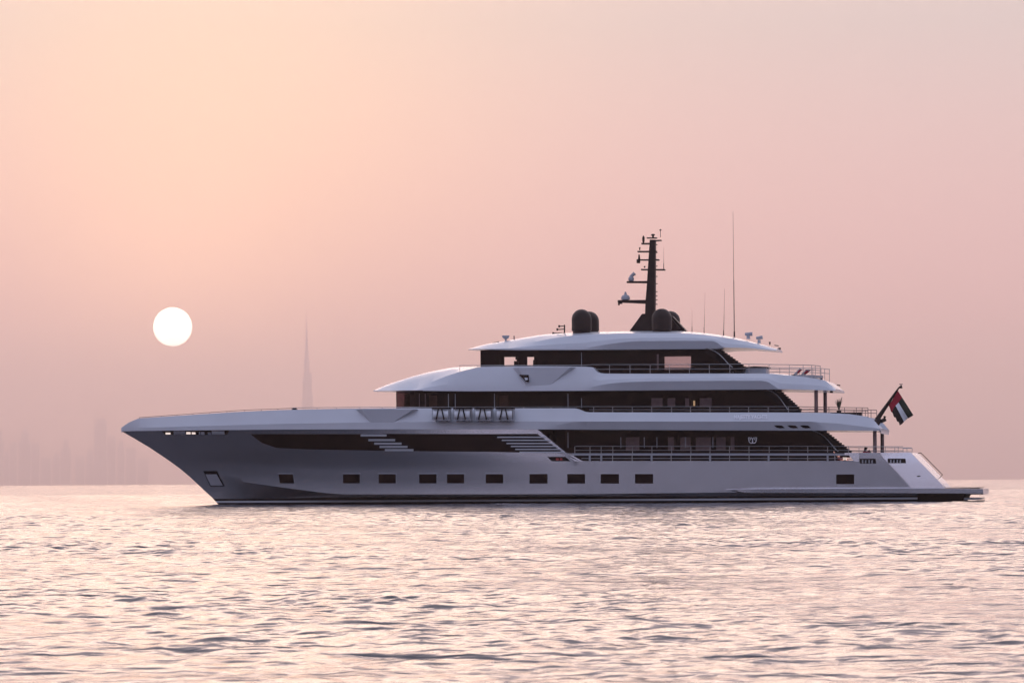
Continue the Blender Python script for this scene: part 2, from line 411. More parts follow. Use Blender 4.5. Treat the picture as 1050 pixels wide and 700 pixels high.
# the spire tower: 828 m, setbacks spiralling up a Y plan
sd = 25500.0; sx = sd*(314.3-525)/F; sh = sd*(494.9-312.0)/F/1.25
WS = 1.25
tw = bpy.data.objects.new('skyscraper', None); tw.scale = (WS*.78, WS*.78, WS); C.objects.link(tw); tw.location = (sx, sd, 0)
tag(tw, 'very tall slender stepped skyscraper with needle spire, faint in haze behind the bow', 'skyscraper')
core = [(0, 22), (0.55, 20), (0.62, 17), (0.70, 13), (0.745, 9)]
mb = MB(); prof = []
for k, (h, r) in enumerate(core):
    h1 = core[k+1][0] if k+1 < len(core) else 0.80
    prof += [(r, h*sh), (r, h1*sh)]
mb.lathe((0, 0, 0), prof, 12); mb.build('core', 'concrete', tw, 0)
for wi in range(3):
    a0 = R(20 + 120*wi); mb = MB()
    for s_, hh in enumerate([0.62 - 0.03*wi, 0.50 - 0.035*wi, 0.385 - 0.03*wi, 0.27 - 0.03*wi, 0.15 - 0.02*wi]):
        rad = 22 + 8*s_; c_, s2 = math.cos(a0)*rad, math.sin(a0)*rad
        mb.lathe((c_, s2, 0), [(11 - s_*0.6, 0), (11 - s_*0.6, hh*sh)], 10)
    mb.build('wing', 'concrete', tw, 0)
mb = MB(); mb.lathe((0, 0, 0), [(6.5, .80*sh), (5.5, .86*sh), (3.6, .862*sh), (3.0, .93*sh), (1.4, .932*sh), (0.5, sh)], 8); mb.build('spire', 'concrete', tw, 0)

# ================================================================== YACHT
yacht = bpy.data.objects.new('motor_yacht', None); C.objects.link(yacht)
yacht.location = ROOT; yacht.rotation_euler = (0, 0, -YAW)
tag(yacht, 'large silver and white motor yacht with three decks and dark windows', 'yacht')

stem = sorted([(P(px, py, 0)[2], P(px, py, 0)[0]) for px, py in
    [(124.5, 441.8), (134, 447), (154.6, 459.4), (171.3, 470.6), (184.3, 479.9), (203, 495.7), (216, 507.7), (222.4, 515.4)]])
stem = [(-1.3, stem[0][1] + 1.6)] + stem
sz = [a for a, _ in stem]; sx_ = [b_ for _, b_ in stem]
def stemx(z): return float(np.interp(z, sz, sx_))
def grow(xs, Lg, p, B, b0=0.02):
    return lambda x: b0 + (B-b0)*(1 - (1 - min(max((x-xs)/Lg, 0), 1))**p)
def stemlevel(zf):
    x = -20.0
    for _ in range(30): x = 0.5*x + 0.5*stemx(zf(x))
    return x
XA = PX(902, 5.4); XEND = PX(968, 4.6)
def taper(bf):                                             # aft quarter tucks in behind the facet line
    return bf
bdeck = grow(P(124.5, 440, 0)[0], 25, 2.3, 5.45, 0.05)
z_k = zpoly([(160, 466.5), (185, 467), (560, 467.3), (594, 472.4), (875, 472.4), (940, 472)], bdeck)
z_c = zpoly([(200, 489), (231, 493), (270, 498.3), (324, 505), (345, 506.6), (600, 506.3), (1000, 501.5)], 5.2)
ztop_pts = [(124.5, 441.9), (290, 440.2), (400, 439.9), (551, 440.0), (582, 465.2), (586, 467.5), (594, 472.2), (872, 472.0), (875.5, 472.0), (876.5, 463.9), (902, 463.8), (934, 463.6), (975, 463.4)]
z_t = zpoly(ztop_pts, bdeck)
zc_ = lambda c: (lambda x: c)
def mk(zf, Lg, p, B):
    xs = stemlevel(zf); return (zf, grow(xs, Lg, p, B), xs)
ZW = [-1.2, 0.0, 0.17, 0.30, 0.44]
LV = []
LV.append(mk(zc_(-1.2), 30, 1.6, 4.2))
for z in ZW[1:]: LV.append(mk(zc_(z), 35, 1.5, 4.80 + z*0.3))
LV.append(mk(lambda x: max(z_c(x), 0.50), 27.5, 1.85, 5.16))
def zlerp(f): return lambda x: (1-f)*max(z_c(x), 0.5) + f*z_k(x)
for f_ in (.2, .4, .6, .8): LV.append(mk(zlerp(f_), 28.3 - .6*f_, 1.86 + .1*f_, 5.16 + .22*f_))
LV.append(mk(z_k, 27, 2.1, 5.38))
zt1 = lambda x: max(z_t(x), z_k(x) + 0.01)
for f_ in (.33, .66): LV.append(mk((lambda f: (lambda x: (1-f)*z_k(x) + f*zt1(x)))(f_), 27 - 2*f_, 2.1 + .2*f_, 5.38 + .04*f_))
LV.append(mk(zt1, 25, 2.3, 5.42))
# aft end of every level: along the raked transom line
ta, tb = P(934, 463.6, -4.7), P(970, 500.5, -4.7)
def aftx(z): return float(np.interp(z, [tb[2], ta[2]], [tb[0], ta[0]]))
fa, fb = P(902, 465, -5.4), P(936, 502, -5.2)
def facx(z): return float(np.interp(z, [fb[2], fa[2]], [fb[0], fa[0]]))
def withaft(zf, bf):
    def f(x):
        z = zf(x); a, e = facx(z), aftx(z)
        return bf(x) if x <= a else bf(x) - 0.38*((x-a)/(e-a))
    return f
levels = []
for zf, bf, xs in LV:
    e = aftx(tb[2])
    for _ in range(20): e = aftx(zf(e))
    fc = facx(fb[2])
    for _ in range(20): fc = facx(zf(fc))
    levels.append((zf, withaft(zf, bf), xs, e, fc))
XF, XM = PX(300, 5.0), PX(878, 5.4)
def hullx(t, l):   # columns fan out at the stem and the raked transom and are square amidships
    if t < 0.3: q = t/0.3; q = q*(0.6 + 0.4*q); return l[2] + (XF - l[2])*q
    if t < 0.85: return XF + (XM - XF)*(t-0.3)/0.55
    if t < 0.95: return XM + (l[4] - XM)*(t-0.85)/0.10
    return l[4] + (l[3] - l[4])*(t-0.95)/0.05
hullL = Loft(levels, hullx)
hdens = None
hullmi = lambda j: {0: 1, 1: 1, 2: 1, 3: 2, 4: 1}.get(j, 0)
hull = hullL.build('hull', ['hull', 'black', 'slat'], yacht, n=400, mi=hullmi, smooth=20, dens=hdens)
hs = hullL.b

# swim platform and side sponson
pt = zpoly([(744, 501.2), (965, 500.2), (1015, 500.9)], 5.5); pb = zpoly([(744, 502.2), (766, 505.8), (965, 506.4), (1015, 506.6)], 5.5)
x0s = PX(744, 5.3, 500); x1s = PX(1008, 5.2, 503)
wb = lambda d: (lambda x: 5.2 + d*ease((x-x0s)/2.5) - 0.35*ease((x-(x1s-2.0))/2.0))
Loft([(lambda x: pb(x) - 0.02, wb(-0.1), x0s, x1s), (lambda x: min(pb(x) + 0.06, pt(x) - .012), wb(0.22), x0s, x1s), (lambda x: pt(x) - 0.008, wb(0.26), x0s, x1s), (pt, wb(0.2), x0s, x1s)]).build('swim_platform', 'hull', yacht, n=60)
Loft([(zc_(0.02), lambda x: 4.75, PX(940, 5), PX(986, 5, 508)), (lambda x: pb(x) - 0.01, lambda x: 4.95, PX(940, 5), PX(990, 5, 508))]).build('platform_underside', 'black', yacht, n=10)
Loft([(zc_(0.12), lambda x: 4.85, PX(988, 5), PX(1003, 5, 508)), (zc_(0.24), lambda x: 4.93, PX(988, 5), PX(1005, 5, 508))]).build('platform_fender', 'slat', yacht, n=8)
mb = MB(); a_ = P(966, 500, 0); mb.box((a_[0] + .3, -4.7, pt(a_[0]) - .02), (x1s - 0.25, 4.7, pt(a_[0]) + .035)); mb.build('teak_decking', 'teak', yacht, 0)

# ------------------------------------------------ deck bands
# level band: foredeck bulwark running aft as the upper deck edge
xt2 = P(124.5, 440, 0)[0]; xe2 = PX(903, 5.0)
b2 = lambda x: bdeck(x) - 0.5*ease((x - PX(850, 5))/(xe2 - PX(850, 5)))
top2 = zpoly([(124.5, 438.2), (133, 433), (142.5, 428.8), (195.5, 425.2), (240, 422.3), (286.5, 420.2), (350, 418.8), (420, 418.3), (590, 418.4), (594, 419.4), (600, 422.0), (604, 422.5), (700, 422.7), (800, 422.7), (845, 423), (870, 424.2), (890, 427), (896, 431), (903, 439.4), (909, 440)], lambda x: max(bdeck(x) - .3, 0.05))
kn2 = zpoly([(124.5, 439.2), (286, 434.4), (400, 432.5), (500, 431.9), (600, 432), (830, 432), (860, 434), (909, 440.2)], bdeck)
rec2 = smoothz([(124.5, 441.3), (290, 439.8), (553, 439.6), (557, 438.8), (570, 435.8), (585, 433.4), (600, 432.3), (640, 432.15), (820, 432.15), (832, 432.6), (840, 435), (848, 439.4), (852, 440.2), (909, 440.6)], bdeck)
bot2 = zpoly([(124.5, 441.8), (290, 440.2), (400, 439.9), (551, 440.0), (700, 440.8), (846, 441.2), (909, 441.4)], bdeck)
ins2 = lambda x: 0.24*ease((x - PX(553, 5))/3.0)*(1 - ease((x - PX(832, 5))/1.2))
eps = lambda f, g, e: (lambda x: max(f(x), g(x) + e))
k2 = lambda x: max(kn2(x), bot2(x) + 0.04)
t2 = lambda x: max(top2(x), k2(x) + 0.03)
r2 = lambda x: min(max(rec2(x), bot2(x) + 0.015), k2(x) - 0.012)
band2 = Loft([(bot2, lambda x: b2(x) - ins2(x), xt2, xe2), (r2, b2, xt2, xe2), (k2, lambda x: b2(x) + 0.015, xt2, xe2),
              (t2, lambda x: max(b2(x) - 0.34*ease((x-xt2)/4) + .0, 0.04), xt2, xe2)])
band2.build('upper_deck_bulwark', 'white', yacht, n=420, smooth=14, inner=0.35)

def brow(tippx, tippy, W, Lf, p=0.55):
    x0 = P(tippx, tippy, 0)[0]
    return x0, (lambda x: max(W*(1 - (1 - min(max((x-x0)/Lf, 0), 1))**2)**p, 0.02))
# band above the upper deck
x04, b4f = brow(382.8, 400.4, 4.95, 8.0)
xe4 = PX(857, 4.4)
b4 = lambda x: b4f(x) - 0.45*ease((x - PX(815, 4.6))/(xe4 - PX(815, 4.6)))
crown4 = smoothz([(382.8, 400.2), (398.6, 393.7), (426, 384.6), (454, 378.1), (471, 375.8), (492, 375.6), (606, 375.8), (618, 382.9), (790, 382.7), (828, 386.5), (844, 389.2), (852, 394.5), (858, 399.3)], 0.3)
cr4 = smoothz([(383, 400.3), (415, 400.2), (421, 399.6), (440, 392.0), (460, 384.2), (478, 378.8), (491, 376.2), (505, 375.7), (604, 375.9), (607, 376.3), (612, 381.2), (618, 382.7), (640, 382.9), (760, 382.8), (790, 383.0), (803, 384.2), (828, 386.8), (843.8, 389.4), (851, 394.2), (858, 400)], b4f)
bot4 = zpoly([(383, 401.0), (480, 401.0), (600, 400.5), (798, 399.0), (858, 400.2)], b4f)
rec4 = smoothz([(383, 401), (596, 399.4), (600, 398.2), (612, 395.4), (630, 392.6), (655, 391.2), (677, 390.7), (780, 390.3), (787, 391.4), (793, 395), (799, 398.3), (803, 398.8), (858, 400)], b4f)
ins4 = lambda x: 0.24*ease((x - PX(596, 4.9))/3.5)*(1 - ease((x - PX(784, 4.9))/1.1))
c4 = lambda x: max(cr4(x), bot4(x) + 0.05)
r4 = lambda x: min(max(rec4(x), bot4(x) + 0.015), c4(x) - 0.012)
z4crown = lambda x: max(crown4(x), c4(x) + 0.005)
x4r = (x04, xe4)
m4 = lambda x: 0.6*r4(x) + 0.4*c4(x)
band4 = Loft([(bot4, lambda x: b4(x) - ins4(x), *x4r), (r4, b4, *x4r), (m4, lambda x: b4(x) - 0.10*ease((x-x04)/5), *x4r),
              (c4, lambda x: max(b4(x) - 0.45*ease((x-x04)/5), 0.02), *x4r)])
band4.build('sun_deck_bulwark', 'white', yacht, n=300, smooth=16, crown=z4crown)
# hardtop roof
x06, b6f = brow(480.3, 357.8, 4.15, 6.0)
xe6 = PX(795, 3.8)
b6 = lambda x: b6f(x) - 1.6*ease((x - PX(735, 4))/(xe6 - PX(735, 4)))
crown6 = smoothz([(480.3, 357.6), (503, 351.8), (520, 348.9), (540, 345.4), (563, 342.2), (600, 340.6), (650, 339.6), (696, 339.5), (722, 341.4), (744, 344.2), (770, 349.9), (795, 357)], 0.3)
cr6 = smoothz([(481, 357.7), (515, 357.2), (529, 354.2), (548, 350), (570, 345.9), (600, 342.6), (640, 341.4), (696, 341.3), (722, 343), (744, 346), (770, 351), (795, 357.4)], b6f)
bot6 = zpoly([(481, 358.4), (530, 358.9), (600, 358.6), (735, 357.4), (742, 356.4), (765, 356.2), (797, 359.0)], b6f)
rec6 = smoothz([(481, 358), (598, 357.4), (603, 356.4), (620, 353.4), (640, 350.7), (655, 349.7), (730, 349.4), (735, 351), (740, 354.8), (744, 355.9), (797, 358.3)], b6f)
ins6 = lambda x: 0.22*ease((x - PX(598, 4.1))/3.5)*(1 - ease((x - PX(732, 4.1))/0.8))
c6 = lambda x: max(cr6(x), bot6(x) + 0.05)
r6 = lambda x: min(max(rec6(x), bot6(x) + 0.012), c6(x) - 0.012)
z6crown = lambda x: max(crown6(x), c6(x) + 0.004)
band6 = Loft([(bot6, lambda x: b6(x) - ins6(x), x06, xe6), (r6, b6, x06, xe6), (lambda x: .6*r6(x) + .4*c6(x), lambda x: b6(x) - .1*ease((x-x06)/5), x06, xe6),
              (c6, lambda x: max(b6(x) - 0.5*ease((x-x06)/5), 0.02), x06, xe6)])
band6.build('hardtop_roof', 'white', yacht, n=260, smooth=16, crown=z6crown)

# ------------------------------------------------ wedge shaped wing stations
def wedge(surf, name, pts, out, inset, win=None):
    """pts: top-left, top-right, bottom-right, bottom-left in the picture"""
    tl, tr, br, bl = [on(*p, surf, 0.004) for p in pts]
    otl = on(pts[0][0] + inset, pts[0][1] - 0.4, surf, out); otr = on(pts[1][0] - inset, pts[1][1] - 0.4, surf, out)
    itl = (tl[0], tl[1] + .5, tl[2] + .01); itr = (tr[0], tr[1] + .5, tr[2] + .01)
    mb = MB(); mb.v = [tl, tr, br, bl, otl, otr, itl, itr, (bl[0], bl[1] + .2, bl[2]), (br[0], br[1] + .2, br[2])]
    mb.f = [(3, 2, 5, 4), (0, 3, 4), (2, 1, 5), (4, 5, 7, 6), (0, 4, 6), (5, 1, 7), (6, 7, 9, 8), (3, 8, 9, 2), (0, 6, 8, 3), (1, 2, 9, 7)]
    mb.m = [0]*len(mb.f); return mb.build(name, 'white', yacht, 0)
wedge(band2.b, 'wing_platform', [(365, 419.6), (429, 419.6), (402.5, 433), (380, 433)], 0.55, 5)
wd = wedge(band4.b, 'wing_station', [(525.7, 377.0), (590.7, 376.6), (564.7, 394.4), (539.7, 395.8)], 0.5, 6)
panel(lambda x, z: band4.b(x, z) + 0.16, 'station_window', 'glass', wd, [((532, 384), (539.4, 391.2)), ((542, 384.2), (542, 391.2))], 0.16, 2, 2, 0.3)
panel(lambda x, z: band4.b(x, z) + 0.16, 'station_lamp', 'slat', wd, [((537.8, 387), (538.6, 389.6)), ((541, 387.2), (541, 389.6))], 0.18, 1, 1, 0.1)

# ------------------------------------------------ hull windows, louvres, portholes
w1 = panel(hs, 'hull_window', 'glass', hull, [((257.4, 445.1), (257.6, 445.5)), ((268, 445), (268.6, 453.9)), ((283, 445), (283.4, 459)), ((315, 445), (315, 460.5)), ((369, 445), (396, 461.9))], 0.02)
w2 = panel(hs, 'hull_window', 'glass', hull, [((393, 444.6), (430, 462.4)), ((480, 444.8), (500, 462.9)), ((506, 444.8), (533, 463.6))], 0.02, 8)
for lv, (pr, rows, th_, sx0, sx1) in enumerate([
    ([((366, 444.9), (393, 461.8)), ((396, 444.8), (432, 462.3))], [446.2, 451.0, 454.6, 457.9, 461.2], 1.05, (367, 445, 396, 462.5), (394, 445, 426, 462.4)),
    ([((502, 444.8), (530, 463.6)), ((551, 444.6), (578, 464.3))], [448.0, 451.2, 454.4, 457.4, 460.4, 463.3], 0.62, (504.5, 445, 532, 463.4), (552, 441, 579.5, 464))]):
    back = panel(hs, 'louvre', 'black', hull, pr, 0.024, 5)
    mbs = MB()
    for yy in rows:
        def xat(q): return q[0] + (q[2]-q[0])*(yy - q[1])/(q[3]-q[1])
        xa, xb = xat(sx0) + 0.8, xat(sx1)
        for k in range(6):
            u0, u1 = xa + (xb-xa)*k/6, xa + (xb-xa)*(k+1)/6
            A = [on(u, yy + s_*th_, hs, 0.07) for u, s_ in ((u0, 1), (u1, 1), (u1, -1), (u0, -1))]
            B_ = [(x, y + .12, z) for x, y, z in A]; n0 = len(mbs.v); mbs.v += A + B_
            mbs.f += [(n0, n0+1, n0+2, n0+3), (n0+4, n0+7, n0+6, n0+5), (n0, n0+4, n0+5, n0+1), (n0+3, n0+2, n0+6, n0+7), (n0, n0+3, n0+7, n0+4), (n0+1, n0+5, n0+6, n0+2)]; mbs.m += [0]*6
    mbs.build('slats', 'slat', back, 0)
# long seam under the bulwark
for (xa, xb, y0, y1) in ((371, 866, 0, 0),): pass
PORT = [(285.3, 300.3), (351.6, 368.9), (388.2, 405.8), (429.7, 447.6), (458.2, 476), (498, 516), (542.8, 561.5), (581.5, 600), (615.8, 634.8), (651, 669.8), (857.3, 876)]
for i, (a, b_) in enumerate(PORT):
    yt, yb = (485.8, 495.3) if i < 6 else (485.6, 495.6)
    if i == 10: yt, yb = 485.9, 496.2
    sk = 0.8 if i == 0 else 0
    fr = panel(hs, 'porthole', 'hull', hull, [((a - .5, yt - .5), (a + sk*2 - .5, yb + .5)), ((b_ + .5 , yt - .5), (b_ + sk*1.5 + .5, yb + .5))], 0.02, 2, 2)
    panel(hs, 'pane', 'glass', fr, [((a + .15, yt + .15), (a + sk*2 + .15, yb - .15)), ((b_ - .15, yt + .15), (b_ + sk*1.5 - .15, yb - .15))], 0.028, 2, 2, 0.05)
# anchor pocket
ap = panel(hs, 'anchor_pocket', 'black', hull, [((208.4, 482.8), (215.5, 498.3)), ((222.4, 482.8), (229.6, 498.3))], 0.03, 3, 3)
panel(hs, 'anchor', 'grey', ap, [((210.6, 486), (216.0, 497.4)), ((222, 486), (228.4, 497.6))], 0.06, 3, 3, 0.05)
# mooring opening in the bow with gear and lamps behind
mo = panel(hs, 'mooring_opening', 'black', hull, [((166, 441.8), (169, 445.6)), ((235, 440.9), (233, 445.4))], 0.02, 8, 2)
for (a, b_, t_, bo, mm, nm) in [(169.8, 174.6, 443.3, 445.2, 'lampw', 'deck_lamp'), (178, 190, 441.8, 445.3, 'grey', 'mooring_winch'), (191, 195.2, 442.8, 445, 'lampw', 'deck_lamp'), (196.6, 200.2, 443, 445, 'lampw', 'deck_lamp'),
                        (204, 205.2, 442.4, 445.4, 'slat', 'bollard_post'), (206, 209.5, 442.6, 445.4, 'slat', 'mooring_winch'), (213, 216, 443, 445.4, 'grey', 'mooring_winch'), (217, 230, 441.8, 445.2, 'slat', 'mooring_winch')]:
    panel(hs, nm, mm, mo, [((a, t_), (a, bo)), ((b_, t_), (b_ + .3, bo))], 0.035, 2, 2, 0.04)
# side vent with red lamps
sv = panel(hs, 'side_vent', 'black', hull, [((561.2, 468.1), (565.6, 472.6)), ((579.8, 468.1), (585, 472.6))], 0.02, 3, 2)
for a, b_ in ((570, 572.8), (574, 576.6)): panel(hs, 'red_lamp', 'lampr', sv, [((a, 469.4), (a, 471.8)), ((b_, 469.4), (b_, 471.8))], 0.035, 1, 1, 0.03)
# aft fairlead openings
for a, b_, yt, yb in ((881.3, 897.8, 470, 475), (910.2, 928.4, 469.9, 474.6)):
    fo = panel(hs, 'fairlead_opening', 'black', hull, [((a, yt), (a + .3, yb)), ((b_, yt), (b_ + .6, yb))], 0.02, 3, 2)
    for k, xx in enumerate((a + 2.5, a + 5.6, a + 9.2, a + 12.2)):
        panel(hs, 'bollard_post', 'grey', fo, [((xx, yt + 1.1 + (k % 2)*.8), (xx, yb - .4)), ((xx + 1.4, yt + 1.1), (xx + 1.4, yb - .4))], 0.035, 1, 1, 0.03)
panel(hs, 'hull_fitting', 'black', hull, [((940.3, 487.6), (940.5, 488.6)), ((944, 487.4), (943.8, 488.4))], 0.02, 1, 1)
# vents in the upper deck edge
for a in (793.5, 807.2, 820.2):
    panel(band2.b, 'air_vent', 'black', yacht, [((a, 436.0), (a + 2.8, 438.2)), ((a + 3.5, 435.8), (a + 6, 438.9)), ((a + 8.4, 436.1), (a + 11.3, 438.6))], 0.02, 3, 2)
# far tip lamps
# ------------------------------------------------ deckhouses
def house(name, W, x0, bots, tops, aft, n=60, Lf=2.2, matn='tint', core=0.9):
    zb_, zt_ = zpoly(bots, W), zpoly(tops, W)
    (axt, azt), (axb, azb) = [(P(*p, -W)[0], 0) for p in aft]
    bf = lambda d: (lambda x: (W-d)*(1 - (1 - min(max((x-(x0 + d))/Lf, 0.0), 1))**2.4)**0.45 + 0.02)
    g_ = Loft([(zb_, bf(0), x0, axb), (zt_, bf(0), x0, axt)]).build(name, matn, yacht, n=n, smooth=20)
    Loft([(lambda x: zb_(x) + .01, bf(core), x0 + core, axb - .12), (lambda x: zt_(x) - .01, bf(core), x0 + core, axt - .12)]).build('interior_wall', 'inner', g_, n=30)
    return g_
H1 = house('main_deck_house', 4.35, PX(545, 4.35), [(540, 473.2), (900, 473.2)], [(540, 439.6), (900, 440.2)], [(835, 441), (863, 470)])
H2 = house('upper_deck_house', 4.3, P(407.3, 410, 0)[0], [(400, 424.5), (830, 424.8)], [(400, 400.2), (830, 398.4)], [(790, 399), (813, 422)])
def rect(name, matn, parent, y, a, yt, b_, yb, th_=0.05):
    p, q = P(a, yb, y), P(b_, yt, y); mb = MB(); mb.box((p[0], y, p[2]), (q[0], y + th_, q[2])); return mb.build(name, matn, parent, 0)
# curtains, mullions and lamps
for a, b_ in ((641.8, 655.5), (685, 691), (697.5, 708), (713.5, 729), (734.5, 744), (749.3, 753)):
    rect('curtain', 'curtain', H1, -4.1, a, 448, b_, 462)
for a in (582.4, 636.6, 660.6, 673.6, 702.8, 731):
    rect('mullion', 'grey', H1, -4.38, a - .28, 448 if a != 582.4 else 443, a + .28, 459, .02)
for a, b_ in ((668, 679.4), (684.5, 692.3), (702.5, 706.6), (717.5, 729.6)):
    rect('curtain', 'curtain', H2, -4.05, a, 408, b_, 417)
for a in (430, 436, 459.8, 466.8, 507, 582.4, 596.3):
    rect('mullion', 'grey' if a not in (430, 436) else 'post', H2, -4.33, a - .28, 403.5 if a < 590 else 408, a + .28, 418, .02)
lp = rect('table_lamp', 'warm', H2, -4.1, 710.9, 410.6, 712.6, 416)
for a, b_ in ((440, 448), (512, 521)): rect('cabin_panel', 'teak', H2, -4.0, a, 405, b_, 417)
for a, b_ in ((425, 470), (476, 500)): rect('blind', 'inner', w2, -5.5, a, 449, b_, 459) if False else None
# emblem on the main deck glass: two curled wings on a stem
def scurve(pts, n=5): return pts
em = MB(); e0 = P(771.7, 451.3, -4.40); px1 = 0.0665
def E(u, v): return (e0[0] + u*px1, -4.42, e0[2] + v*px1)
for s_ in (-1, 1):
    wing = [(0.3*s_, -2.6), (1.6*s_, -2.9), (3.0*s_, -2.0), (3.8*s_, -0.4), (4.0*s_, 1.2), (4.3*s_, 2.7), (3.2*s_, 2.9), (2.4*s_, 2.2), (2.2*s_, 1.0), (2.9*s_, 0.2)]
    em.path([E(*p) for p in wing], 0.030)
    em.path([E(1.9*s_, 2.9), E(0.9*s_, 2.5), E(0.35*s_, 1.4)], 0.03)
em.path([E(0, 2.0), E(0, -3.0)], 0.04)
em.build('emblem', 'letter', H1)
# lettering on the bulwark
tcv = bpy.data.curves.new('lettering', 'FONT'); tcv.body = 'MAJESTY YACHTS'; tcv.size = 0.31; tcv.extrude = 0.006; tcv.align_x = 'LEFT'; tcv.space_character = 1.0; tcv.offset = 0.012
to = bpy.data.objects.new('lettering_curve', tcv); C.objects.link(to); bpy.context.view_layer.update()
tme = bpy.data.meshes.new_from_object(to.evaluated_get(bpy.context.evaluated_depsgraph_get())); bpy.data.objects.remove(to)
txs = [v.co.x for v in tme.vertices]; tw_ = max(txs) - min(txs)
A_, B_ = on(752.3, 429.2, band2.b, .022), on(786.6, 429.2, band2.b, .022); s_ = (B_[0]-A_[0])/tw_
At = on(752.3, 425.6, band2.b, .022); tilt = math.atan2(At[1]-A_[1], At[2]-A_[2])
lt = bpy.data.objects.new('lettering', tme); C.objects.link(lt); lt.parent = yacht; tme.materials.clear(); tme.materials.append(M['letter'])
zz = (At[2]-A_[2])/math.cos(tilt) / (0.31*0.70)
lt.location = A_; lt.scale = (s_, zz, 1); lt.rotation_euler = (math.pi/2 - tilt, 0, 0)

# sun deck house: walls with window openings on both sides
W3 = 3.3
def wallgrid(name, y, th_, holes, x0, x1t, x1b, zb_, zt_):
    """holes: list of (xa, xb, za, zb)"""
    xs = sorted({x0, x1t} | {v for h in holes for v in h[:2]}); mb = MB()
    for a, b_ in zip(xs[:-1], xs[1:]):
        hh = [h for h in holes if h[0] <= a + 1e-6 and h[1] >= b_ - 1e-6]
        if hh:
            mb.box((a, y, zb_), (b_, y + th_, hh[0][2])); mb.box((a, y, hh[0][3]), (b_, y + th_, zt_))
        else: mb.box((a, y, zb_), (b_, y + th_, zt_))
    mb.prism([(x1t, zb_), (x1b, zb_), (x1t, zt_)], y, y + th_)
    return mb
z3b, z3t = P(650, 383.5, -W3)[2], P(600, 357.6, -W3)[2]
def h_(a, b_, t_, bo, y=-W3): p, q = P(a, bo, y), P(b_, t_, y); return (p[0], q[0], p[2], q[2])
nearh = [h_(505, 511, 366, 375.9), h_(512.5, 532, 365.2, 375.0), h_(540, 549, 365.6, 374.8), h_(681.5, 708.5, 365.2, 379)]
farh = [h_(505, 511.3, 364.6, 374.6, W3), h_(517.3, 530, 365.9, 374.2, W3), h_(540.8, 547.8, 365.9, 374.6, W3), h_(678, 712, 362, 379, W3)]
farh[0] = h_(509.4, 511.2, 364.6, 374.6, W3); nearh[0] = h_(508.6, 511.4, 364.6, 374.8)
x30 = PX(497.2, W3, 368); x3t = PX(728, W3, 358); x3b = PX(752, W3, 382)
H3 = wallgrid('x', -W3, 0.12, nearh, x30, x3t, x3b, z3b, z3t).build('sun_deck_house', 'glass', yacht, 0)
wallgrid('x', W3 - .12, 0.12, farh, x30, x3t, x3b, z3b, z3t).build('side_wall', 'glass', H3, 0)
mb = MB(); mb.box((x30 - .35, -W3 + .5, z3b), (x30 - .22, W3 - .5, z3t)); mb.prism([(x30 - .35, z3b), (x30, z3b), (x30, z3t), (x30 - .35, z3t)], -W3 + .25, -W3 + .5)
mb.prism([(x30 - .35, z3b), (x30, z3b), (x30, z3t), (x30 - .35, z3t)], W3 - .5, W3 - .25); mb.build('front_wall', 'glass', H3, 0)
for hx in (522, 560, 640, 720):
    a_ = PX(hx, 0, 368); mb = MB(); mb.box((a_, -0.9, z3b), (a_ + .15, 1.6, z3b + .45 if hx == 522 else z3b + .5)); mb.build('sofa', 'inner', H3, 0)
for a in (587.5, 596.3): rect('mullion', 'grey', H3, -W3 - .03, a - .25, 361, a + .25, 376, .02) if a > 590 else None
rect('clear_pane', 'tint2', H3, -W3 - .01, 681.5, 365.2, 708.5, 379, .02)
rect('table_top', 'grey', H3, -1.5, 682, 377.4, 707, 378.2, 1.2)
for a in (674.5,): rect('mullion', 'post', H3, -W3 - .03, a - .9, 363, a + .9, 379, .02)
for (a, b_, t_, bo) in ((528.5, 533, 365, 368.6), (527, 531, 370, 374.8), (546.6, 549.5, 369, 375)): rect('seat_back', 'inner', H3, -1.2, a, t_, b_, bo, .6)

# ------------------------------------------------ stairs at the aft end of each deckhouse
def stairs(top, bot, y0, n, parent, wd_=1.0):
    mb = MB(); T, B_ = P(*top, y0), P(*bot, y0); pts = []
    for k in range(n):
        xa = T[0] + (B_[0]-T[0])*k/n; xb = T[0] + (B_[0]-T[0])*(k+1)/n; z = T[2] + (B_[2]-T[2])*(k+.35)/n
        mb.prism([(xa - .5, z - .42), (xb - .02, z - .44), (xb + .10, z - .06), (xb + .10, z + .03), (xa - .5, z + .03)], y0, y0 + wd_)
    mb.prism([(T[0] - .9, T[2] - .2), (T[0] - .2, T[2] + .05), (B_[0] - .2, B_[2] + .1), (B_[0] - .9, B_[2] - .05)], y0 + .05, y0 + .1)
    st = mb.build('staircase', 'black', parent, 0)
    hr = MB(); q = []
    for k in range(9):
        s_ = k/8; q.append((T[0] - .75 + (B_[0]-T[0] - .0)*s_ + .25*math.sin(s_*3.14), y0 - .06, T[2] + .05 + (B_[2]-T[2])*s_ + .10*math.sin(s_*6.3)))
    hr.path(q, 0.035); hr.build('handrail', 'steel', st)
    return st
stairs((735, 357.4), (762.5, 377.2), -3.9, 10, yacht)
stairs((797, 399.6), (819.5, 420.5), -4.5, 10, yacht)
stairs((843, 441.2), (871, 463.5), -4.75, 11, yacht)

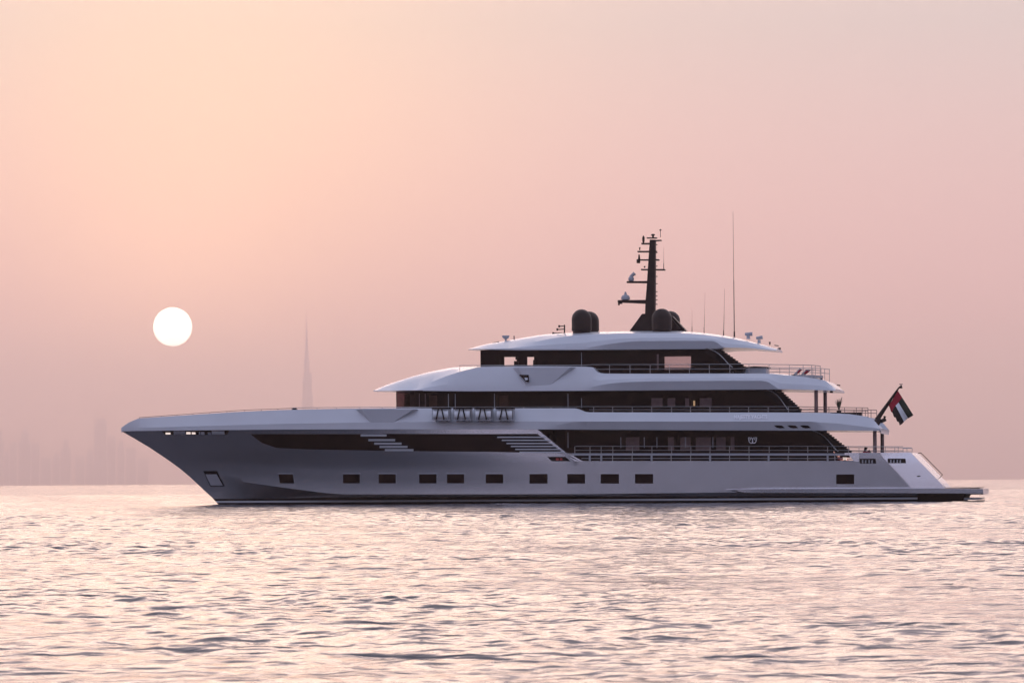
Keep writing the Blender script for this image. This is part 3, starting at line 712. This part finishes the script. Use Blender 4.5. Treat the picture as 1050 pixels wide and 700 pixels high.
# ------------------------------------------------ main deck cap rail and posts
zcap = zpoly([(578, 464.4), (870, 464.5)], 5.42); zcapb = zpoly([(578, 467.0), (870, 466.8)], 5.42)
Loft([(zcapb, lambda x: 5.42, PX(583, 5.42, 466), PX(868, 5.42, 466)), (zcap, lambda x: 5.40, PX(580.5, 5.42, 464), PX(866, 5.42, 464))]).build('cap_rail', 'white', yacht, n=8) if False else None
def bar(name, matn, parent, p, q, y, dy, hh):
    mb = MB(); a, b_ = P(*p, y), P(*q, y)
    mb.v = []; mb.prism([(a[0], a[2] - hh), (b_[0], b_[2] - hh), (b_[0], b_[2]), (a[0], a[2])], y, y + dy); return mb.build(name, matn, parent, 0)
for sgn in (-1, 1):
    y = sgn*5.40; mb = MB(); a, b_ = P(580, 464.5, -5.4), P(870, 464.6, -5.4)
    yy = sorted((y, y - sgn*0.14)); mb.prism([(a[0], a[2] - .15), (b_[0], b_[2] - .15), (b_[0], b_[2]), (a[0], a[2])], *yy)
    cr = mb.build('cap_rail', 'grey', yacht, 0)
    for px in (604.6, 616.4, 668, 728, 788, 848.5):
        c = P(px, 464.6, -5.4)[0]; mb = MB(); mb.box((c - .06, yy[0] + .02, P(px, 473, -5.4)[2]), (c + .06, yy[1] - .02, P(px, 466, -5.4)[2])); mb.build('rail_post', 'grey', cr, 0)
    for px in (628, 648, 688, 708, 748, 768, 808, 828, 856):
        c = P(px, 464.6, -5.4)[0]; mb = MB(); mb.box((c - .02, yy[0] + .05, P(px, 473, -5.4)[2]), (c + .02, yy[1] - .05, P(px, 466, -5.4)[2])); mb.build('rail_post', 'steel', cr, 0)
    mb = MB(); a, b_ = P(596, 469.8, -5.4), P(868, 469.8, -5.4); mb.tube((a[0], y - sgn*.07, a[2]), (b_[0], y - sgn*.07, b_[2]), .02); mb.build('mid_rail', 'steel', cr)
# fairing joining hull and cap rail ends
mb = MB(); mb.prism([(P(*p, -5.4)[0], P(*p, -5.4)[2]) for p in ((580, 464.4), (586, 464.5), (589, 468), (598, 472.6), (590, 472.8), (583, 468))], -5.40, -5.26); mb.build('rail_fairing', 'hull', yacht, 0)
mb = MB(); mb.prism([(P(*p, -5.4)[0], P(*p, -5.4)[2]) for p in ((866, 464), (881, 463.9), (881, 473), (876.2, 473), (870.5, 466.5), (866, 466.6))], -5.46, -5.2); mb.build('rail_fairing', 'hull', yacht, 0)
for a, b_, mm, nm in ((859, 864, 'lampr', 'red_lamp'), (864.4, 868.2, 'lampw', 'deck_lamp')):
    rect(nm, mm, yacht, -4.6, a, 468.4, b_, 471.2, .1)
rect('red_lamp', 'lampr', yacht, -4.6, 862, 461.4, 867, 463.4, .1)

# ------------------------------------------------ railings
def railing(pts, bfun, heights, posts, base, r=0.022, both=True, rp=0.02, mt='steel'):
    """pts: picture points of the top rail at half-breadth bfun; posts: picture columns; base: z(x)"""
    for sgn in ((-1, 1) if both else (-1,)):
        P3 = []
        for k in range(len(pts) - 1):
            for q in range(6):
                px = pts[k][0] + (pts[k+1][0]-pts[k][0])*q/6; py = pts[k][1] + (pts[k+1][1]-pts[k][1])*q/6
                P3.append(on(px, py, lambda x, z: bfun(x)))
        P3.append(on(*pts[-1], lambda x, z: bfun(x)))
        mb = MB()
        for h in heights: mb.path([(x, -y*sgn*-1 if sgn > 0 else y, z - h) for x, y, z in [(a, b__ if sgn < 0 else -b__, c) for a, b__, c in P3]] if sgn < 0 else [(x, -y, z - h) for x, y, z in P3], r)
        ro = mb.build('railing', mt, yacht)
        xs = [p[0] for p in P3]; zs = [p[2] for p in P3]
        for px in posts:
            i = 0; x, y, z = on(px, np.interp(px, [p[0] for p in pts], [p[1] for p in pts]), lambda x, z: bfun(x))
            mb = MB(); yy = y if sgn < 0 else -y; mb.tube((x, yy, base(x)), (x, yy, z), rp); mb.build('stanchion', mt, ro)
# bow
railing([(142.5, 428.0), (165, 426.4), (197, 424.0), (250, 420.3), (300, 418.4)], lambda x: max(bdeck(x) - .42, .3), (0,), [143, 165.7, 181.5, 197.7, 215, 232.6, 250.6, 268, 285], lambda x: top2(x) - .15, both=False, r=.018, rp=.015, mt='post')
railing([(300, 418.0), (365, 417.4), (590, 416.9), (604, 416.6)], lambda x: bdeck(x) - .45, (0,), [325, 345, 369, 392, 412, 537, 565], lambda x: top2(x) - .15, r=.02)
railing([(604, 416.8), (700, 416.8), (818, 416.8)], lambda x: 4.95, (0, .21), [608.7, 628.2, 648.3, 668.2, 688.6, 708, 728, 748, 767.6, 787.6, 808.4], lambda x: top2(x) - .05)
railing([(818, 416.8), (890, 418.0)], lambda x: 4.7, (0, .22), [836, 850, 866, 878, 884, 890], lambda x: top2(x) - .35, mt='post')
railing([(471, 374.6), (606, 374.2)], lambda x: 4.2, (0,), [471.5, 490, 552, 571], lambda x: c4(x) - .05, r=.018)
railing([(606, 373.8), (700, 373.6), (770, 373.2), (831, 374.2), (841.5, 375.2)], lambda x: 4.25, (0, .31), [625, 646, 666.6, 686.4, 706.9, 727.3, 748.3, 768, 788.6, 809.3, 823.5, 832.2, 836, 841], lambda x: c4(x) - .1)
railing([(590, 457.4), (700, 457.4), (800, 457.4), (868, 457.5), (926, 457.7)], lambda x: 5.33, (0, .27), [589.4, 605, 616.4, 628.4, 648.5, 668.5, 688.7, 708.4, 728, 748, 768, 788.7, 808.8, 828.3, 848.6, 870, 896, 908, 921], lambda x: z_t(x) if x > PX(870, 5.3) else P(700, 464.6, -5.4)[2])
railing([(926, 459.4), (935.5, 459.4)], lambda x: 4.6, (0,), [926, 935.3], lambda x: z_t(x) - .05, both=False)
# stern gangway rail and stair
sg = MB(); a_, b_, c_ = P(941, 464.4, -2.0), P(944.5, 464.2, -2.0), P(966.5, 486.5, -2.0)
sg.path([a_, b_, c_, (c_[0] - .25, c_[1], c_[2] - .25)], .03); sg.build('stern_handrail', 'teak', yacht)
sg = MB(); sg.prism([(P(*p, -2.)[0], P(*p, -2.)[2]) for p in ((936, 463.8), (972, 500.5), (968, 500.5), (932, 463.8))], -3.6, 3.6); tr = sg.build('transom', 'white', yacht, 0)
for y0 in (-3.9, 2.9):
    sg = MB()
    for k in range(10):
        p = P(938 + 3.5*k, 467 + 3.45*k, 0); sg.box((p[0] - .25, y0, p[2] - .25), (p[0] + .12, y0 + 1.0, p[2] - .05))
    sg.build('stern_stair', 'white', tr, 0)

# ------------------------------------------------ pillars
for sgn in (-1, 1):
    for px, yt, yb, bb in ((897.2, 441, 463.8, 4.1), (837, 399.4, 423.6, 4.1)):
        p, q = P(px, yb, -bb), P(px, yt, -bb); mb = MB(); mb.tube((p[0], sgn*bb, p[2] - .1), (p[0], sgn*bb, q[2] + .05), .13, .13, 12); mb.build('pillar', 'post', yacht)
# deck underside lamps
for px, py, bb in ((801, 357.5, 0), (852.5, 401.8, 1.5)):
    p = P(px - 2 if px < 850 else px, py, -bb); mb = MB(); mb.lathe(p, [(.05, -.06), (.11, -.04), (.11, .07)], 10); mb.build('stern_lamp', 'black', yacht)

# ------------------------------------------------ domes, mast, antennas
def dome(px, pytop, pybot, rpx, y, mt='dark'):
    c = P(px, pybot, y); t_ = P(px, pytop, y)[2]; r = rpx*.0665*(1 if y < 0 else 1.02); H = t_ - c[2]
    prof = [(r*.9, -.12), (r*.9, .04), (r, .08), (r, H - r)] + [(r*math.cos(a), H - r + r*math.sin(a)) for a in np.linspace(0.15, 1.5, 9)]
    mb = MB(); mb.lathe(c, prof, 28); o = mb.build('satellite_dome', mt, yacht, 40); return o
dome(596.4, 317, 340.2, 10.3, -2.1); dome(604.3, 319.2, 340.4, 10.1, 2.1)
dome(678.7, 316.3, 339, 10.6, -2.1); dome(687.3, 318.8, 339.4, 10.3, 2.1)
def gx(px, py, y=0.): p = P(px, py, y); return (p[0], p[2])
mast = MB(); mast.prism([gx(*p) for p in ((661.8, 326), (662.4, 309), (663.4, 297), (666.8, 246), (672.4, 246), (672.2, 297), (672.0, 326))], -.32, .32)
mast = mast.build('mast', 'dark', yacht, 0)
mb = MB(); pl = [gx(*p) for p in ((645.4, 341), (659.2, 322), (672, 321.5), (690, 324), (706, 341))]
mb.prism(pl, -.55, .55); mb.prism([gx(*p) for p in ((650, 341), (660, 326), (690, 327), (702, 341))], -.9, .9); mb.build('mast_base', 'dark', mast, 0)
def arm(p0, p1, t0, t1, y=-.25, y1=.25):
    a, b_ = gx(*p0), gx(*p1); mb = MB(); mb.prism([(a[0], a[1] - t0), (b_[0], b_[1] - t1), (b_[0], b_[1]), (a[0], a[1])], y, y1); return mb.build('cross_arm', 'dark', mast, 0)
arm((633.8, 307.8), (664, 307.6), .16, .26); arm((643, 288.4), (665, 288.2), .12, .15); arm((657.6, 275.8), (682, 276), .09, .09)
arm((653.2, 266), (676, 265.9), .08, .09); arm((654, 257.4), (673.4, 257.2), .09, .11); arm((658, 249.2), (668, 249.2), .1, .1)
arm((671, 246.4), (678.3, 246), .08, .07); arm((663.5, 243.6), (673.6, 243.6), .07, .07)
for yy in (246.6, 250.5, 258.6, 265.6, 272.5, 283, 290.5, 298.6, 303, 307, 311.5):
    arm((671.6, yy), (674.2, yy + .1), .06, .04, -.08, .08)
mb = MB(); c = P(669.6, 243.4, 0); mb.lathe(c, [(.07, 0), (.07, .12), (.16, .14), (.12, .22), (.02, .25)], 10); mb.build('mast_light', 'dark', mast)
def instr(px, pyb, prof, mt='grey', y=0., nm='mast_sensor'):
    c = P(px, pyb, y); mb = MB(); mb.lathe(c, prof, 16); return mb.build(nm, mt, mast)
instr(641.4, 308, [(.12, 0), (.30, .06), (.31, .2), (.24, .34), (.10, .40), (.05, .6)], nm='radar_unit')
instr(647.2, 288.6, [(.12, 0), (.20, .08), (.2, .26), (.1, .34)], nm='camera_unit')
mb = MB(); c = P(647.6, 284.2, 0); mb.tube((c[0] - .1, 0, c[2]), (c[0] + .22, 0, c[2] + .28), .1, .13, 10); mb.build('camera_head', 'grey', mast)
mb = MB(); c = P(634, 311.6, 0); mb.box((c[0], -.1, c[2]), (c[0] + .28, .1, c[2] + .09)); mb.box((c[0] - .02, -.04, c[2] - .1), (c[0] + .1, .04, c[2] + .22)); mb.build('horn', 'dark', mast, 0)
instr(659.8, 249, [(.05, 0), (.08, .1), (.09, .36), (.03, .5)], 'dark'); instr(655.4, 270, [(.04, 0), (.09, .1), (.08, .3), (.05, .6)], 'dark')
instr(654.2, 268.4, [(.1, -.1), (.1, .1)], 'dark')
instr(661, 274.6, [(.04, 0), (.06, .12)], 'dark'); instr(656, 256.6, [(.03, 0), (.06, .2)], 'dark'); instr(677.2, 235.9, [(.02, -.5), (.02, -.06), (.09, 0), (.03, .06)], 'dark', nm='wind_sensor')
def whip(px, pyb, pyt, r0, y=-.8, par=None, px2=None):
    a, b_ = P(px, pyb, y), P(px2 or px, pyt, y); mb = MB(); h = a[2] + (b_[2]-a[2])*.45
    m_ = (a[0] + (b_[0]-a[0])*.45, y, h); mb.tube(a, m_, r0, r0*.75, 8); mb.tube(m_, b_, r0*.55, r0*.3, 8); mb.tube(a, (a[0], y, a[2] + .4), r0*1.9, r0*1.5, 8)
    return mb.build('whip_antenna', 'dark', par or yacht)
whip(709.6, 340.6, 318, .012); whip(722, 341.6, 300, .013, .8, px2=723); whip(742, 344.4, 296, .02, .8, px2=743); whip(753, 345.6, 217, .032, -.8, px2=751.6); whip(680.6, 276, 253, .015, 0, mast)
# roof gear
def gear(px, pyb, y, parts, nm, mt='grey'):
    c = P(px, pyb, y); mb = MB()
    for p in parts:
        if p[0] == 'l': mb.lathe((c[0] + p[1]*.0665, c[1], c[2]), p[2], 14)
        else: mb.tube((c[0] + p[1][0]*.0665, y, c[2] + p[1][1]*.0665), (c[0] + p[2][0]*.0665, y, c[2] + p[2][1]*.0665), p[3], p[4], 10)
    return mb.build(nm, mt, yacht)
gear(518.6, 350.4, -.6, [('l', 0, [(.09, -.1), (.06, .18), (.2, .26), (.27, .40), (.26, .44)])], 'search_light')
gear(508, 350.6, -.6, [('t', (-3, -1), (4, .4), .03, .03)], 'roof_line', 'dark')
gear(527.2, 348.6, -.6, [('t', (0, 0), (0, 4.4), .03, .045)], 'roof_light', 'post')
g_ = []
for xx, yb in ((567, 341.6), (571.4, 337.6), (573.4, 334.4)): g_ += [('t', (xx - 573, 341.8 - yb), (579 - 573, 341.8 - yb + .2), .035, .035), ('t', (xx - 573, 341.8 - yb - 1.2), (xx - 573, 341.8 - yb + 1.2), .05, .07)]
g_.append(('t', (6, 0), (6, 9), .045, .045)); gear(573, 341.8, -1.0, g_, 'horn_rack', 'dark')
gear(767.3, 347.5, -1.2, [('l', 0, [(.14, 0), (.11, .2)]), ('t', (-3.4, 5.0), (4.2, 5.2), .10, .14), ('t', (0, 2), (0, 5), .1, .14)], 'deck_camera')
gear(778.4, 351.2, -1.2, [('l', 0, [(.12, -.05), (.1, .2)]), ('t', (-2.9, 4.6), (3.6, 5.6), .09, .13)], 'deck_camera')
gear(789.4, 353.6, -.8, [('t', (0, 0), (0, 3.2), .03, .07)], 'roof_light', 'dark'); gear(795, 354.8, -.5, [('t', (-1, 1), (3.5, .2), .03, .03)], 'roof_line', 'dark')
gear(860, 394.5, 0, [('t', (-2, 0), (1.5, -.6), .04, .04)], 'deck_light', 'dark')
gear(302, 419.8, -3.0, [('t', (-3, 0), (3, 0), .05, .05), ('t', (-2, .9), (2, .9), .05, .05), ('t', (-1.6, -1.5), (-1.6, 1), .04, .04), ('t', (1.6, -1.5), (1.6, 1), .04, .04)], 'foredeck_cleat', 'dark')
# ensign staff
s0, s1 = P(899, 430.5, -.2), P(921.8, 397.2, -.2)
mb = MB(); mb.tube(s0, s1, .17, .055, 12); mb.tube(s1, P(925, 396.4, -.2), .07, .11, 10); mb.tube(P(924, 396, -.2), P(923.8, 393.9, -.2), .03, .03); mb.tube(P(922, 393.9, -.2), P(925.6, 393.9, -.2), .025, .025)
fs = mb.build('flagstaff', 'dark', yacht)
mb = MB(); mb.path([P(899, 430, -.2), P(903, 432, -.2), P(908.4, 429.6, -.2)], .13, 8); mb.tube(P(906.4, 430, -.2), P(907.4, 426.4, -.2), .04, .1); mb.tube(P(898, 434, -.2), P(903, 429, -.2), .25, .2, 10); mb.build('staff_bracket', 'dark', fs)

# ================================================================== things carried by the yacht (top-level)
MW = Matrix.Translation(ROOT) @ Matrix.Rotation(-YAW, 4, 'Z')
def carried(name, base, label, cat, group=None):
    o = bpy.data.objects.new(name, None); C.objects.link(o); o.matrix_world = MW @ Matrix.Translation(base)
    return tag(o, label, cat, group)
def dup(root, loc, label):
    r = root.copy(); C.objects.link(r); r.matrix_world = MW @ Matrix.Translation(loc); r['label'] = label
    for ch in list(root.children):
        c = ch.copy(); C.objects.link(c); c.parent = r
        for g in ch.children: d = g.copy(); C.objects.link(d); d.parent = c
    return r
# life rafts in cradles hung outside the bulwark
base = on(453.6, 431, band2.b, .1)
lr = carried('life_raft', base, 'life raft in black-strapped cradle on the white bulwark, nearest the bow', 'life raft', 'life rafts hung on the upper deck bulwark')
q = .0665; u = lambda a, v: (a*q, 0, v*q)
mb = MB(); mb.tube((-7.9*q, -.38, 6.0*q), (7.9*q, -.38, 6.0*q), .34, .34, 16); mb.build('canister', 'whitec', lr)
mb = MB(); mb.box((-9.2*q, -.68, 11.5*q), (9.4*q, .05, 12.9*q)); mb.build('top_bar', 'black', lr, 0)
mb = MB(); mb.box((8.7*q, -.60, -.8*q), (9.3*q, -.1, 12*q)); mb.build('side_frame', 'grey', lr, 0)
mb = MB(); mb.box((-9.2*q, -.6, .5*q), (-8.8*q, -.5, 12*q)); mb.build('side_frame', 'grey', lr, 0)
for a, b_ in ((-4.6, -2.2), (3.6, 1.2)):
    mb = MB(); mb.path([u(a, .8), u(b_, 11.8)], .05); 
    for k, v in enumerate(mb.v): mb.v[k] = (v[0], v[1] - .75, v[2])
    mb.build('strap', 'black', lr)
mb = MB()
for a, b_, w_ in ((-8, -5.6, .6), (-5.6, -2, .35), (-2, 2, .65), (2, 5, .35), (5, 8.6, .55)): mb.box((a*q, -.64, 0), (b_*q, -.05, w_*q + .05))
for a in (-5.6, 0, 5): mb.box(((a-.5)*q, -.6, -.9*q), ((a+.5)*q, -.1, .2*q))
mb.build('cradle', 'grey', lr, 0)
for px, lab in ((475.4, 'life raft in strapped cradle on the bulwark, second from the bow'), (497, 'life raft in strapped cradle on the bulwark, third from the bow'), (518.8, 'life raft in strapped cradle on the bulwark, farthest aft of the four')):
    dup(lr, on(px, 431, band2.b, .1), lab)
# flag
fl = MB(); A3, B3, C3, D3 = [np.array(P(*p, -.2)) for p in ((920.4, 400.0), (911.2, 416.4), (936.0, 425.4), (921.8, 436))]
G = []
NU, NV = 28, 15
for i in range(NU + 1):
    u_ = i/NU; row = []
    for j in range(NV + 1):
        v_ = j/NV; p = (1-u_)*((1-v_)*A3 + v_*B3) + u_*((1-v_)*C3 + v_*D3)
        p = p + np.array([0.05*math.sin(7*v_ + 1)*u_, 0.13*math.sin(5*u_ + 4.5*v_)*u_ - .08*math.sin(11*v_)*u_, 0.05*math.sin(9*v_ + 5*u_)*v_ + 0.055*math.sin(23*u_)*v_**4])
        row.append(tuple(p))
    G.append(row)
fmi = lambda i, j: 0 if i < 0.27*NU else (1 if j < 5 else 2 if j < 9 else 3)
fl.quadgrid(G, fmi); s0w = Vector(G[0][-1])
flag = fl.build('flag', ['red', 'green', 'whitec', 'blackc'], None, 60, shift=tuple(s0w)); flag.matrix_world = MW @ Matrix.Translation(s0w)
so_ = flag.modifiers.new('thickness', 'SOLIDIFY'); so_.thickness = 0.012
tag(flag, 'red, green, white and black flag hanging from the stern staff', 'flag')
# sun loungers on the sun deck aft
lb = P(824, 385.8, -3.2); zt4 = c4(lb[0])
lo = carried('sun_lounger', (lb[0] - .35, -3.2, zt4 - .2), 'pale grey sun lounger with raised back, forward one on the sun deck aft', 'sun lounger', 'sun loungers on the sun deck')
mb = MB(); mb.prism([(-.5, .22), (1.1, .18), (1.1, .34), (-.5, .38)], -.3, .3); mb.build('seat', 'cushion', lo, 0)
mb = MB(); mb.prism([(-.45, .26), (-.30, .26), (.28, .74), (.10, .80)], -.3, .3); bk = mb.build('backrest', 'cushion', lo, 0)
mb = MB(); mb.prism([(-.1, .5), (.03, .47), (.26, .68), (.1, .72)], -.25, -.31); mb.build('headrest', 'red', bk, 0)
for xx in (-.4, 1.0):
    for yy in (-.25, .2):
        mb = MB(); mb.box((xx, yy, -.05), (xx + .06, yy + .06, .22)); mb.build('leg', 'dark', lo, 0)
x2 = P(832.5, 386, -3.0)[0]; l2 = dup(lo, (x2 - .45, -2.9, c4(x2) - .17), 'sun lounger with raised back, middle one beside the dark railing end')
x3 = P(838.5, 386, -2.2)[0]; l3 = dup(lo, (x3 - .75, -2.2, c4(x3) - .10), 'sun lounger with raised back, farthest aft of the three')
# outdoor bar / hot tub on sun deck
hb_ = P(771, 383, -2.2)
ht = carried('hot_tub', (hb_[0], -1.5, hb_[2] - .1), 'raised grey hot tub with dark lid behind the sun deck railing', 'hot tub')
mb = MB(); mb.prism([(-.75, 0), (1.0, 0), (1.0, .52), (-.75, .48)], -1.0, 1.0); mb.build('tub', 'grey', ht, 0)
mb = MB(); mb.prism([(-.9, .50), (.2, .60), (1.15, .55), (1.15, .50), (-.9, .47)], -1.1, 1.1); mb.build('lid', 'dark', ht, 0)
mb = MB(); mb.box((-1.75, -1, 0), (-.85, 1, .40)); mb.build('side_step', 'white', ht, 0)
# potted plant & long sofa on the upper deck aft
pb_ = P(860.3, 424.5, -3.4)
pp = carried('potted_plant', (pb_[0], -3.4, pb_[2] - .15), 'spiky dark plant in a pot behind the upper deck railing aft', 'potted plant')
mb = MB(); mb.lathe((0, 0, 0), [(.12, 0), (.17, .42)], 12); mb.build('pot', 'dark', pp)
mb = MB()
for k in range(34):
    a = rng.random()*6.28; t_ = .12 + .2*rng.random(); h = .55 + .4*rng.random(); n0 = len(mb.v)
    for z_, r_, w_ in ((.4, 0, .03), (.4 + h*.6, t_*.5, .035), (.4 + h, t_, .004)):
        cx, cy_ = math.cos(a)*r_, math.sin(a)*r_; ox, oy = -math.sin(a)*w_, math.cos(a)*w_
        mb.v += [(cx - ox, cy_ - oy, z_), (cx + ox, cy_ + oy, z_)]
    mb.f += [(n0, n0+1, n0+3, n0+2), (n0+2, n0+3, n0+5, n0+4)]; mb.m += [0, 0]
mb.build('leaves', 'leaf', pp, 0)
sb = P(872, 425.5, -3)
sf = carried('deck_sofa', (sb[0], -2.4, sb[2] - .1), 'long low dark sofa on the upper deck aft beside the plant', 'sofa')
mb = MB(); mb.box((-1.4, -.9, 0), (.75, -.2, .24)); mb.build('seat', 'dark', sf, 0)
mb = MB(); mb.box((-1.4, -.2, .05), (.75, .02, .30)); mb.build('backrest', 'dark', sf, 0)
# chair with red cushion on the main deck aft
cb = P(888.3, 464.6, -3.6)
ch = carried('deck_chair', (cb[0], -3.6, cb[2] - .35), 'dark chair with red cushion on the main deck aft, before the pillars', 'chair')
mb = MB(); mb.box((-.22, -.25, .35), (.25, .25, .48)); mb.build('seat', 'red', ch, 0)
mb = MB(); mb.prism([(-.18, .45), (-.05, .45), (.10, .76), (-.10, .78)], -.24, .24); mb.build('backrest', 'dark', ch, 0)
mb = MB(); mb.prism([(.05, .45), (.34, .4), (.22, .6)], -.24, .24); mb.build('arm', 'dark', ch, 0)
for xx in (-.2, .18):
    for yy in (-.22, .18):
        mb = MB(); mb.box((xx, yy, 0), (xx + .04, yy + .04, .36)); mb.build('leg', 'dark', ch, 0)
